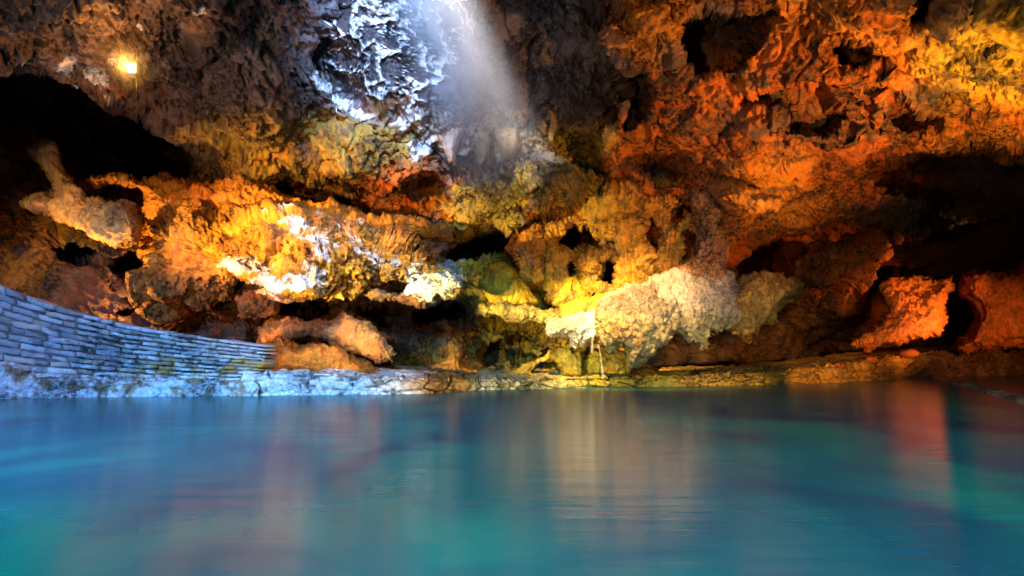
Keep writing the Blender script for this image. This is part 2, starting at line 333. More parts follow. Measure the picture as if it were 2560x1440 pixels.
def ridge_net(X, Yg):
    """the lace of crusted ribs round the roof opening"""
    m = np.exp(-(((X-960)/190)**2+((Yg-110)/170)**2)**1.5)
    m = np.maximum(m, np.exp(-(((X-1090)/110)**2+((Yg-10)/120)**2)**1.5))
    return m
def shell():
    xs = np.concatenate([np.arange(-1400, -60, 16.), np.arange(-60, 2620, 2.6), np.arange(2620, 3900, 16.)])
    ys = np.concatenate([np.arange(-1200, -60, 14.), np.arange(-60, 960, 2.6), np.arange(960, 1100, 14.)])
    X, Yg = np.meshgrid(xs, ys); X = X.astype(np.float32); Yg = Yg.astype(np.float32); sh = X.shape
    Y = np.clip(rbf(BASE, X, Yg), 3.5, 30)
    wx, wy = warp2(X, Yg, 16, 80, 3)
    for poly, dy, w in HOLLOWS+BUMPS:
        d = psd(poly, wx, wy); t = sm(d, -w*.4, w) if dy > 0 else np.sqrt(np.clip(1-(1-np.clip(d/w, 0, 1))**2, 0, 1))
        Y = Y+dy*t
    V = world(X.ravel(), Yg.ravel(), Y.ravel())
    idx = np.arange(V.shape[0]).reshape(sh)
    Fq = np.stack([idx[:-1, :-1], idx[1:, :-1], idx[1:, 1:], idx[:-1, 1:]], -1).reshape(-1, 4)
    N = normals(V, Fq)
    far = np.clip(Y.ravel()/13, .6, 1.3)
    flow = sm(psd([(1120, 520), (1400, 560), (1640, 560), (1640, 960), (1000, 960), (1000, 760)], X, Yg).ravel(), 0, 60)
    hgt = roughen(V, 'rough', 1.)*(1-flow*.65)+roughen(V, 'flow', 1.4)*flow
    # ribs
    q = np.stack([X.ravel()/120, Yg.ravel()/100, np.zeros(V.shape[0])], 1).astype(np.float32)
    q[:, :2] += .8*np.stack([fbm(q*1.2+4, 4, .6), fbm(q*1.2+44, 4, .6)], 1)
    a, b = worley(q, True); a2, b2 = worley(q*np.float32(2.3)+7, True); b = a+np.minimum(b-a, (b2-a2)*1.5+.03); m = ridge_net(X, Yg).ravel(); rib = (1-sm(b-a, .01, .13))*sm(m, .12, .6)
    hgt = hgt*(1-.4*m)+m*.14*(rib-.3)-m*.25*sm(a, 0, .5)*0
    V2 = V+N*hgt[:, None]*far[:, None]
    N2 = normals(V2, Fq)
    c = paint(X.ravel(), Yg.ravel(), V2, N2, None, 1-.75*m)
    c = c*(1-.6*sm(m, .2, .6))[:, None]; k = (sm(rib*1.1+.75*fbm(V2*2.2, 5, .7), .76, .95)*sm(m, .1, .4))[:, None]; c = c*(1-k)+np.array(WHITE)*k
    # leave the roof opening out
    P = V2[Fq].mean(1); r = P-np.array(HOLE); t = r@np.array(BEAM); dist = np.linalg.norm(r-t[:, None]*np.array(BEAM), axis=1)
    cut = (dist < 1.05+.25*pn(P*1.5)) & (t < 1.3)
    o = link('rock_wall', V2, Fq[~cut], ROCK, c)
    tag(o, kind='structure')
shell()
# the rest of the hall, over and behind the viewer
def vault():
    nu, nv = 150, 50
    U, Vv = np.meshgrid(np.linspace(0, 2*math.pi, nu), np.linspace(0, 1, nv))
    el_ = Vv*math.pi/2
    P = np.stack([31*np.cos(el_)*np.cos(U), 9+23*np.cos(el_)*np.sin(U), -1+13*np.sin(el_)], -1).reshape(-1, 3).astype(np.float32)
    idx = np.arange(len(P)).reshape(nv, nu)
    Fq = np.stack([idx[:-1, :-1], idx[:-1, 1:], idx[1:, 1:], idx[1:, :-1]], -1).reshape(-1, 4)
    # finer sheet over the hall with the shaft cut through it
    hgt = fbm(P*.35, 3)*.8; hgt[idx[:, -1]] = hgt[idx[:, 0]]; P *= (1+hgt*.02)[:, None]
    C = P[Fq].mean(1)
    r = C-np.array(HOLE); t = r@np.array(BEAM); d = np.linalg.norm(r-t[:, None]*np.array(BEAM), axis=1)
    cut = (d < 2.2) & (t < 0)
    col = np.tile(np.array(BROWN, np.float32), (len(P), 1))
    tag(link('rock_vault', P, Fq[~cut], ROCK, col), kind='structure')
    # the stone throat of the shaft between vault and roof
    up = -BEAM; s = up.cross(Vector((0, 0, 1))).normalized(); w_ = up.cross(s)
    n, m = 48, 26; VV = []; 
    for j in range(m):
        for i in range(n):
            a = i/n*2*math.pi; rr = .92+.18*math.sin(3*a+1)+.1*math.sin(5*a+j*.2)
            if j > 16: rr *= 1+(j-16)*.4
            VV.append(HOLE+up*(.2+j*.45)+(s*math.cos(a)+w_*math.sin(a))*rr)
    VV = np.array(VV, np.float32); ii = np.arange(n*m).reshape(m, n)
    F2 = np.stack([ii[:-1], np.roll(ii, -1, 1)[:-1], np.roll(ii, -1, 1)[1:], ii[1:]], -1).reshape(-1, 4)
    VV = VV+normals(VV, F2)*(fbm(VV*1.5, 4)*.18)[:, None]
    tag(link('roof_shaft', VV, F2, ROCK, np.tile(np.array(GREY, np.float32), (len(VV), 1))), kind='structure')
vault()

# ------------------------------------------------------------------ the big roof masses
o = inflate('rock_ceiling', [(-1400, -1200), (760, -1200), (830, -60), (835, 60), (812, 150), (850, 215), (900, 252), (960, 270), (1010, 300), (1050, 350), (1085, 385), (1095, 430), (1060, 470), (1000, 490), (930, 480), (870, 455),
  (790, 440), (720, 448), (690, 462), (620, 470), (560, 455), (510, 440), (470, 395), (420, 350), (380, 320), (345, 298), (300, 288), (240, 265), (180, 240), (120, 210), (60, 190), (0, 165), (-200, 120), (-1400, 200)],
  [(-1400, -1200, 3), (-1400, 100, 5), (0, -200, 6.4), (0, 165, 9), (800, -1200, 5), (800, -60, 10.2), (830, 180, 11.6), (300, 100, 9), (500, 440, 12.6), (700, 455, 13), (1080, 400, 13.6), (300, 285, 10.4), (650, 300, 11.6)],
  .7, 70, 'rough', 1.0, seed=2, step=2.8)
tag(o, kind='structure')
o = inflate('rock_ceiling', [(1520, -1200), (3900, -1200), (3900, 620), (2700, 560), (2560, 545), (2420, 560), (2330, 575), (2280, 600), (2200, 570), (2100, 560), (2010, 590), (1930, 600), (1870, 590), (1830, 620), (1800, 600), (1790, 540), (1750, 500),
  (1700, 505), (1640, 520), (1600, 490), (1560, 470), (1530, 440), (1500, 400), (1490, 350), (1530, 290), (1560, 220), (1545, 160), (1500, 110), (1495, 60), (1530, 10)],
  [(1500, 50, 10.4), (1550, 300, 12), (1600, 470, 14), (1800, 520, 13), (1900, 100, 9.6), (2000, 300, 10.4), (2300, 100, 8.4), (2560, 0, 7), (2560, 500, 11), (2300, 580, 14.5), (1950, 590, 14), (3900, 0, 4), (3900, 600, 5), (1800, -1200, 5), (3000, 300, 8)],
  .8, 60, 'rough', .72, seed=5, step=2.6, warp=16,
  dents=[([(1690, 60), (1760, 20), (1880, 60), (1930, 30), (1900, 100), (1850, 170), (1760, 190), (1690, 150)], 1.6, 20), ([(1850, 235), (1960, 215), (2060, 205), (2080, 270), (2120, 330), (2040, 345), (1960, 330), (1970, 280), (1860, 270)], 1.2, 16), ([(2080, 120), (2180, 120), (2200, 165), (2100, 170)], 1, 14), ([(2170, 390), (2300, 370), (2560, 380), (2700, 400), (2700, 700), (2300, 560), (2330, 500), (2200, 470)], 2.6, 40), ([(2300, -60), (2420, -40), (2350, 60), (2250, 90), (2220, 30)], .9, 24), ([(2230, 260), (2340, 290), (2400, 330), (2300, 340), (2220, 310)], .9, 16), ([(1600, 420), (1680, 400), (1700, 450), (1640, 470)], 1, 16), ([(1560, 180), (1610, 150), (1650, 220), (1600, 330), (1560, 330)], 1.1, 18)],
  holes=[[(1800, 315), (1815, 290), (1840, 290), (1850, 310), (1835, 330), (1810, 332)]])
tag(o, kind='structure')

# ------------------------------------------------------------------ the single formations
def thing(name, label, cat, poly, depth, thick, width, group=None, **k):
    return tag(inflate(name, poly, depth, thick, width, **k), label, cat, group, 'thing')
thing('hanging_rock', 'pale tan bone-like rock hanging over a black hollow at the left edge', 'rock formation',
  [(75, 372), (100, 348), (140, 350), (146, 395), (175, 440), (215, 490), (270, 500), (330, 512), (352, 560), (345, 612), (300, 615), (250, 600), (180, 575), (120, 545), (55, 512), (80, 480), (135, 478), (112, 430), (85, 405)],
  [(100, 350, 11.6), (200, 500, 10.8), (330, 560, 10.2), (80, 520, 11)], .55, 42, style='flow', amp=.9, step=2.2, warp=7, mat=FLOW, extra=((.68, .45, .2), .5), seed=8)
thing('rock_shelf', 'long golden flowstone shelf running under the dark roof gap', 'rock ledge',
  [(225, 470), (240, 442), (290, 434), (345, 448), (400, 440), (440, 450), (520, 455), (600, 448), (690, 468), (760, 500), (830, 512), (900, 530), (990, 545), (1060, 545), (1110, 562), (1130, 595), (1100, 615), (1040, 610), (980, 600), (900, 600), (820, 600), (700, 600), (560, 590), (470, 600), (400, 560), (350, 520), (345, 480), (300, 455), (250, 458)],
  [(250, 450, 11.8), (500, 500, 12), (700, 520, 12.2), (1000, 570, 13), (1120, 590, 13.4)], .7, 50, style='flow', amp=1.5, step=2.5, warp=10, seed=9, mat=FLOW, extra=((.68, .30, .025), .6))
thing('rock_outcrop', 'massive golden outcrop with white crusted brow above the dark undercut', 'rock formation',
  [(350, 560), (450, 520), (560, 540), (700, 530), (760, 535), (830, 570), (900, 550), (960, 585), (1030, 615), (1075, 640), (1090, 690), (1040, 735), (960, 735), (930, 745), (870, 765), (800, 745), (740, 740), (690, 745), (640, 715), (600, 712), (570, 745), (480, 745), (400, 765), (355, 720), (385, 660), (375, 620)],
  [(400, 650, 11.2), (700, 600, 11.2), (700, 740, 10.9), (1000, 640, 12), (950, 740, 11.8)], 1.0, 90, style='rough', amp=1.15, step=2.3, warp=14, seed=12, extra=((.66, .32, .03), .5))
thing('crusted_rock', 'curled white crusted ridge on the front of the golden outcrop', 'rock formation',
  [(538, 615), (575, 640), (640, 672), (700, 685), (750, 672), (785, 655), (765, 640), (795, 620), (825, 632), (828, 655), (800, 685), (790, 700), (798, 740), (745, 752), (690, 738), (640, 712), (600, 700), (555, 665)],
  [(550, 640, 10.6), (700, 700, 10.2), (800, 650, 10.5)], .4, 26, style='pop', amp=.9, step=2., warp=8, seed=14, mat=TUFA, group='white crusted rocks on the left outcrop')
thing('crusted_rock', 'blunt white crusted snout of rock pointing at the middle of the cave', 'rock formation',
  [(880, 735), (930, 725), (1000, 735), (1040, 700), (1065, 655), (1120, 668), (1150, 690), (1168, 715), (1150, 738), (1100, 745), (1060, 765), (1000, 752), (930, 750)],
  [(950, 740, 11.4), (1160, 715, 11), (1080, 660, 11.4)], .55, 40, style='pop', amp=1.0, step=2., warp=9, seed=15, group='white crusted rocks on the left outcrop')
thing('brown_boulder', 'rounded dark brown boulder tucked beneath the white crusted ridge', 'boulder',
  [(590, 740), (620, 712), (670, 720), (700, 745), (690, 780), (650, 800), (605, 795)], 11.2, .4, 40, style='pop', amp=1., step=2., warp=6, seed=16, extra=(BROWN, .5))
thing('flowstone_slab', 'sloping brown flowstone slab with fluted lip above the orange boulder', 'flowstone',
  [(640, 865), (650, 820), (720, 792), (770, 800), (820, 795), (862, 768), (915, 795), (960, 835), (1000, 880), (985, 908), (940, 915), (890, 890), (830, 862), (780, 838), (740, 852), (700, 862)],
  [(700, 830, 11.6), (1000, 890, 10.9)], .45, 36, style='flow', amp=1., step=2., warp=7, seed=17, mat=TUFA, extra=((.40, .17, .03), .5))
thing('orange_boulder', 'bright orange wedge shaped boulder at the end of the stone wall', 'boulder',
  [(640, 872), (668, 848), (695, 830), (725, 836), (748, 856), (800, 862), (850, 876), (910, 905), (985, 930), (985, 955), (640, 955)], [(660, 900, 10.9), (880, 940, 11.4)], .6, 46, style='tufa', amp=.8, step=2., warp=8, seed=18, mat=TUFA, extra=((.78, .20, .01), .95))
thing('orange_stalagmite', 'squat orange stalagmite rising from the ledge left of the green rocks', 'stalagmite',
  [(1040, 955), (1060, 920), (1085, 910), (1110, 895), (1120, 850), (1140, 838), (1155, 870), (1165, 910), (1200, 920), (1215, 955)], 12.9, .4, 34, style='flow', amp=1., step=2., warp=6, seed=19, mat=FLOW, extra=(OCHRE, .5))
thing('green_rock', 'low yellow green rock with an arched hollow at the water edge', 'rock formation',
  [(1200, 955), (1215, 935), (1280, 930), (1320, 905), (1370, 880), (1420, 872), (1450, 880), (1470, 930), (1480, 955)],
  13.4, .4, 22, style='flow', amp=1., step=2., warp=7, seed=20, mat=FLOW, extra=((.36, .27, .03), .6), holes=[[(1335, 930), (1355, 908), (1385, 905), (1400, 925), (1395, 938), (1340, 940)]], group='low rocks behind the ledge')
thing('green_rock', 'smooth yellow green rock behind the thin trickle of water', 'rock formation',
  [(1455, 955), (1450, 900), (1480, 872), (1540, 872), (1570, 900), (1580, 955)], 13.7, .4, 40, style='flow', amp=1., step=2., warp=7, seed=21, mat=FLOW, extra=((.36, .27, .03), .5), group='low rocks behind the ledge')
thing('flowstone_mound', 'yellow dome of fluted flowstone with a skirt like a jellyfish', 'flowstone',
  [(1195, 708), (1228, 662), (1262, 648), (1292, 672), (1318, 715), (1345, 752), (1330, 775), (1260, 768), (1225, 740)], 13.8, .55, 36, style='flow', amp=1.1, step=2., warp=6, seed=22, mat=FLOW, extra=(SULPH, .6), group='yellow flowstone mounds')
thing('flowstone_mound', 'small pointed yellow green mound below the black openings', 'flowstone',
  [(1375, 760), (1400, 715), (1425, 688), (1440, 690), (1462, 725), (1500, 750), (1480, 775), (1400, 775)], 14, .5, 34, style='flow', amp=1., step=2., warp=6, seed=23, mat=FLOW, extra=(SULPH, .7), group='yellow flowstone mounds')
thing('rock_lip', 'thin pale rock lip jutting below the yellow dome', 'rock ledge',
  [(1188, 782), (1205, 760), (1260, 754), (1330, 766), (1400, 770), (1430, 800), (1400, 850), (1370, 820), (1330, 800), (1290, 812), (1250, 792), (1215, 796)], 13.7, .5, 26, style='tufa', amp=1.2, step=2., warp=9, seed=24, mat=TUFA, extra=((.56, .45, .2), .6))
thing('rock_column', 'fluted ochre column in the back wall beside the black openings', 'rock column',
  [(1285, 560), (1340, 545), (1370, 580), (1365, 640), (1372, 700), (1350, 730), (1310, 715), (1295, 650), (1270, 620)], 14.6, .4, 34, style='flow', amp=1.3, step=2., warp=8, seed=25, mat=FLOW, extra=(OCHRE, .4), group='fluted columns in the back wall')
thing('flowstone_curtain', 'wide ochre flowstone curtain pierced by ragged black openings', 'flowstone curtain',
  [(1340, 560), (1400, 500), (1440, 470), (1520, 450), (1560, 430), (1640, 440), (1760, 430), (1770, 560), (1760, 640), (1720, 700), (1660, 730), (1600, 735), (1540, 745), (1480, 750), (1400, 760), (1350, 760), (1345, 660)],
  [(1350, 600, 14.9), (1500, 470, 14.4), (1500, 720, 14.3), (1700, 450, 13.6), (1700, 700, 13.6), (1600, 600, 14)], .45, 26, style='flow', amp=2.5, step=1.9, warp=12, wsc=34, seed=26, mat=FLOW, extra=((.52, .31, .04), .45),
  holes=[[(1375, 610), (1420, 575), (1480, 590), (1530, 600), (1490, 625), (1450, 615), (1400, 628)], [(1425, 640), (1440, 640), (1442, 690), (1428, 690)], [(1500, 655), (1525, 648), (1536, 665), (1524, 708), (1503, 700)],
   [(1612, 545), (1640, 530), (1648, 590), (1638, 650), (1622, 610)], [(1672, 525), (1700, 515), (1728, 530), (1700, 560), (1680, 560)], [(1712, 575), (1730, 565), (1736, 610), (1722, 645), (1712, 615)]])
thing('rock_column', 'pale pinkish column widening down onto the great hanging rock', 'rock column',
  [(1715, 400), (1850, 400), (1842, 480), (1828, 560), (1822, 620), (1815, 680), (1812, 760), (1650, 760), (1600, 735), (1650, 705), (1700, 672), (1735, 630), (1752, 590), (1745, 530), (1730, 470)], [(1780, 440, 12.9), (1780, 600, 12.8), (1700, 740, 12.3)], .5, 40, style='tufa', amp=1.2, step=2., warp=11, wsc=45, seed=28, extra=((.42, .24, .15), .6))
thing('flowstone_mound', 'sulphur yellow cushion behind the small white hanging rock', 'flowstone',
  [(1385, 800), (1400, 765), (1440, 745), (1490, 735), (1560, 720), (1600, 735), (1560, 800), (1500, 830), (1430, 830)], 13.1, .5, 40, style='flow', amp=1., step=2., warp=7, seed=46, mat=FLOW, extra=((.42, .28, .04), .6), group='yellow flowstone mounds')
thing('crusted_rock', 'small white hanging rock left of the trickling water', 'rock formation',
  [(1365, 818), (1382, 798), (1425, 786), (1455, 772), (1490, 776), (1515, 800), (1505, 835), (1474, 852), (1456, 868), (1420, 866), (1428, 846), (1398, 844), (1372, 838)],
  12.5, .4, 30, style='tufa', amp=1., step=1.8, warp=8, wsc=34, seed=29, mat=TUFA, extra=((.84, .80, .72), .95))
thing('great_hanging_rock', 'great pale hanging rock with a yellow knobbly fringe over the pool', 'rock formation',
  [(1488, 838), (1490, 785), (1508, 752), (1545, 728), (1600, 708), (1640, 688), (1700, 664), (1765, 656), (1830, 690), (1860, 730), (1850, 800), (1800, 822), (1782, 820), (1772, 852), (1762, 876), (1753, 880), (1742, 858), (1712, 856), (1690, 842), (1662, 862), (1640, 868), (1612, 896), (1592, 912), (1580, 908), (1576, 885), (1562, 862), (1548, 862), (1536, 876), (1522, 886), (1510, 872), (1490, 868)],
  [(1490, 800, 12.2), (1600, 750, 12.1), (1780, 700, 12.7), (1650, 870, 11.6)], .9, 95, style='tufa', amp=1.15, step=1.7, warp=9, wsc=26, seed=30, mat=TUFA, extra=((.44, .36, .35), (.66, .50, .22), .9, 745, 830))
thing('hanging_rock', 'knobbly orange lobe beside the great hanging rock, before black cave', 'rock formation',
  [(1770, 800), (1780, 745), (1830, 722), (1870, 702), (1930, 692), (1985, 700), (2006, 716), (1998, 740), (1962, 772), (1945, 805), (1905, 825), (1900, 845), (1885, 842), (1878, 858), (1862, 845), (1840, 838), (1800, 822)],
  [(1780, 780, 12.5), (2000, 720, 13.4)], .7, 50, style='tufa', amp=1.2, step=1.8, warp=9, wsc=28, seed=31, mat=TUFA, extra=((.66, .36, .07), .8))
thing('hanging_rock', 'ragged rust red rock hanging in the dark above the shell shaped drapery', 'rock formation',
  [(1992, 652), (2030, 630), (2100, 612), (2150, 592), (2165, 578), (2190, 585), (2232, 640), (2185, 655), (2190, 690), (2130, 718), (2060, 722), (2005, 692), (2040, 670)],
  [(2000, 660, 16.5), (2230, 640, 16.5)], .7, 34, style='rough', amp=1.3, step=2.2, warp=12, seed=32, extra=(RUST, .6))
thing('rock_drapery', 'smooth rust red drapery shaped like a scallop shell over the right ledge', 'rock drapery',
  [(2130, 860), (2162, 834), (2200, 806), (2222, 780), (2214, 748), (2206, 712), (2222, 690), (2260, 700), (2300, 684), (2345, 700), (2380, 692), (2384, 720), (2362, 760), (2372, 800), (2352, 842), (2310, 858), (2270, 852), (2235, 864), (2195, 858), (2165, 874), (2142, 872)],
  [(2140, 860, 16.2), (2350, 850, 17), (2250, 700, 18.6)], .8, 60, style='flow', amp=1.4, step=2.2, warp=8, seed=33, mat=FLOW, extra=((.62, .19, .035), .9), group='rust red draperies')
thing('rock_drapery', 'grooved rust red drapery reaching down to the ledge at the right edge', 'rock drapery',
  [(2380, 875), (2415, 842), (2438, 800), (2428, 760), (2405, 735), (2412, 690), (2440, 672), (2500, 682), (2545, 664), (2570, 640), (2680, 640), (2760, 880), (2560, 870), (2470, 882)],
  [(2400, 800, 18.5), (2700, 800, 18)], .9, 50, style='flow', amp=1.8, step=2.4, warp=9, seed=34, mat=FLOW, extra=(RUST, .85), group='rust red draperies')
thing('stalactite', 'stubby rust red stalactite cluster left of the scallop shaped drapery', 'stalactite',
  [(2062, 735), (2085, 728), (2120, 735), (2112, 755), (2095, 770), (2070, 766)], 16.5, .3, 16, style='flow', amp=.8, step=2., warp=5, seed=35, extra=(RUST, .7))
thing('smooth_boulder', 'smooth ochre boulder bulging from under the right roof above the column', 'boulder',
  [(1790, 500), (1800, 470), (1850, 462), (1900, 478), (1960, 480), (1972, 505), (1940, 530), (1880, 535), (1840, 525)], 10.9, .5, 30, style='flow', amp=1., step=2., warp=6, seed=36, extra=(OCHRE, .5))
thing('roof_spur', 'jagged bright orange spur of rock hanging from the roof beside the dark dome', 'rock formation',
  [(1530, -80), (1520, 20), (1498, 60), (1496, 105), (1530, 118), (1560, 142), (1590, 140), (1620, 110), (1690, 90), (1720, 40), (1700, -80)], [(1500, 60, 9.5), (1700, 0, 9.2)], .5, 40, style='rough', amp=1., step=2., warp=12, seed=37, extra=(OCHRE, .5))

def pendant(name, label, cat, x, y0, y1, w, Y, col, group, foot=0, lean=0):
    n = 9; L = []; Rr = []
    for i in range(n+1):
        s_ = i/n; y = y0+(y1-y0)*s_; c = x+lean*s_+4*math.sin(s_*5+x)
        ww = w*(1-.75*s_**1.3 if not foot else .62+.5*abs(s_-.5)**1.4*2)*(1+.12*math.sin(s_*11+x))
        L.append((c-ww/2, y)); Rr.append((c+ww/2, y))
    thing(name, label, cat, L+Rr[::-1], Y, w/1500*Y*.45, w*.5, group, style='flow', amp=.5, step=1.6, warp=4, wsc=30, seed=int(x) % 97, mat=FLOW, extra=(col, .6))
GS, GC = 'stalactites under the pale dome', 'thin columns before the black openings'
pendant('stalactite', 'pale yellow stalactite at the left foot of the light beam', 'stalactite', 1132, 300, 405, 74, 13.6, PALE, GS)
pendant('stalactite', 'short yellow green stalactite in the middle of the light beam', 'stalactite', 1205, 330, 414, 52, 13.6, OLIVE, GS)
pendant('stalactite', 'pointed yellow green stalactite at the right side of the light beam', 'stalactite', 1268, 322, 412, 66, 13.6, OLIVE, GS)
pendant('stalactite', 'dull olive stalactite hanging right of the light beam under the dome', 'stalactite', 1382, 270, 352, 30, 13.2, OLIVE, GS)
pendant('stalactite', 'fat rust stalactite at the underside of the right roof over the cavern', 'stalactite', 1792, 560, 680, 40, 13.3, OCHRE, 'stalactites of the right cavern')
pendant('stalactite', 'short rust red stalactite far back in the right cavern', 'stalactite', 2250, 560, 612, 56, 15.5, RUST, 'stalactites of the right cavern')

# ------------------------------------------------------------------ ledge round the far side of the pool
WL = [(560, 990), (800, 988), (1060, 985), (1200, 976), (1400, 971), (1600, 967), (1900, 963), (2100, 956), (2300, 945), (2450, 940), (2620, 935), (2900, 930)]
TL = [(560, 930), (800, 938), (1060, 950), (1200, 951), (1400, 948), (1600, 944), (1900, 936), (2100, 912), (2300, 884), (2450, 868), (2620, 846), (2900, 830)]
def ledge():
    xs = np.arange(600, 2860, 2.6); wy = np.interp(xs, *zip(*WL)); ty = np.interp(xs, *zip(*TL))
    Yw = 900/(wy-HZ); nz = 34; nb = 22
    s = np.concatenate([np.linspace(-.25, 1, nz), np.ones(nb)]); back = np.concatenate([np.zeros(nz), np.linspace(0.03, 1, nb)**1.4*3.2])
    H = np.maximum(.6+(HZ-ty)/F*Yw, .12)
    Z = np.outer(s, H); Yd = Yw[None]+back[:, None]+np.clip(Z, 0, 9)*.12
    rnd = sm(s, .7, 1.)[:, None]*.10*(back[:, None] == 0); Yd = Yd+rnd
    X = np.repeat(((xs-1280)/F*Yw)[None], len(s), 0)*(1+back[:, None]*.02)
    Z = Z+back[:, None]*.05
    V = np.stack([X, Yd, Z], -1).reshape(-1, 3).astype(np.float32); idx = np.arange(len(V)).reshape(len(s), len(xs))
    Fq = np.stack([idx[:-1, 1:], idx[1:, 1:], idx[1:, :-1], idx[:-1, :-1]], -1).reshape(-1, 4)[:, ::-1]
    N = normals(V, Fq)
    if N[idx[5, 100]][1] > 0: Fq = Fq[:, ::-1]; N = -N
    # broken into rough blocks with eroded joints
    a, b = worley(V*np.array((1.3, 1.3, 4.5), np.float32)+2); c, d = worley(V*np.float32(8))
    hg = .07*(.5-a)-.07*(1-sm(b-a, .0, .09))+.05*fbm(V*3, 4, .6)+.03*(.5-c)+.03*fbm(V*1.2, 2)
    V2 = V+N*hg[:, None]; N2 = normals(V2, Fq)
    pxx = np.tile(xs, len(s)); 
    base = np.zeros((len(V), 3), np.float32); stops = [(600, (.75, .72, .78)), (980, (.72, .66, .66)), (1080, (.52, .20, .05)), (1170, (.55, .24, .05)), (1200, (.7, .58, .4)), (1420, (.66, .52, .18)), (1500, (.62, .42, .04)), (1850, (.6, .34, .05)), (2250, (.62, .28, .04)), (2330, (.3, .13, .05)), (2800, (.25, .12, .06))]
    xsj = pxx+30*fbm(V*1.5, 3)
    for k in range(3): base[:, k] = np.interp(xsj, [q[0] for q in stops], [q[1][k] for q in stops])
    j = (1-sm(b-a, 0, .07))[:, None]; base = base*(1-.7*j)
    m = (sm(fbm(V*4+3, 5, .65), .05, .3)*.6)[:, None]; base = base*(1-m)+np.array((.2, .11, .05))*m
    # white rime at the water's edge on the left
    m = (sm(fbm(V*7, 4)+.6-np.abs(V2[:, 2]-.03)*6, .2, .5)*sm(-pxx, -1080, -960))[:, None]; base = base*(1-m)+np.array(WHITE)*m
    tag(link('rock_ledge', V2, Fq, ROCK, np.clip(base, 0, 1)), 'low rocky kerb of tufa blocks running along the far edge of the pool', 'rock ledge', kind='thing')
ledge()
# loose stones on and under the ledge
def stone(px, py, Y, r, col, label, group, flat=.65):
    n = 26; U, Vv = np.meshgrid(np.linspace(0, 2*math.pi, n, endpoint=False), np.linspace(.02, math.pi-.02, n//2))
    P = np.stack([np.sin(Vv)*np.cos(U), np.sin(Vv)*np.sin(U), np.cos(Vv)*flat], -1).reshape(-1, 3)
    c = at(px, py, Y); rr = 1+.28*fbm((P*1.3+px*.37).astype(np.float32), 3); P = (P*rr[:, None]*np.array((1.25, 1, 1))*r+np.array(c)).astype(np.float32)
    idx = np.arange(len(P)).reshape(n//2, n)
    Fq = np.stack([idx[:-1], idx[1:], np.roll(idx, -1, 1)[1:], np.roll(idx, -1, 1)[:-1]], -1).reshape(-1, 4)
    colr = np.tile(np.array(col, np.float32), (len(P), 1))
    return tag(link('stone', P, Fq, ROCK, colr), label, 'stone', group)
stone(822, 934, 10.6, .10, PALE, 'round tan stone on the ledge right of the orange boulder', 'loose stones on the ledge')
stone(798, 940, 10.5, .06, PALE, 'small tan stone beside the round tan stone on the ledge', 'loose stones on the ledge')
stone(1040, 968, 10.4, .11, PALE, 'largest of the tan pebbles at the waterline below the ledge', 'pebbles at the waterline')
stone(1000, 974, 10.3, .08, WHITE, 'white pebble at the waterline left of the tan pebbles', 'pebbles at the waterline')
stone(1062, 976, 10.3, .07, OCHRE, 'orange pebble at the waterline right of the largest pebble', 'pebbles at the waterline')
stone(2272, 884, 17.2, .20, RUST, 'biggest rust red stone on the ledge under the scallop shaped drapery', 'rust red stones on the right ledge')
stone(2180, 900, 16, .16, RUST, 'flat rust red stone in the middle of three on the right ledge', 'rust red stones on the right ledge')
stone(2100, 912, 15, .12, RUST, 'leftmost small rust red stone on the right ledge', 'rust red stones on the right ledge')
stone(1765, 940, 13.2, .14, OLIVE, 'olive hump of stone on the ledge below the great hanging rock', 'single stones on the far ledge')

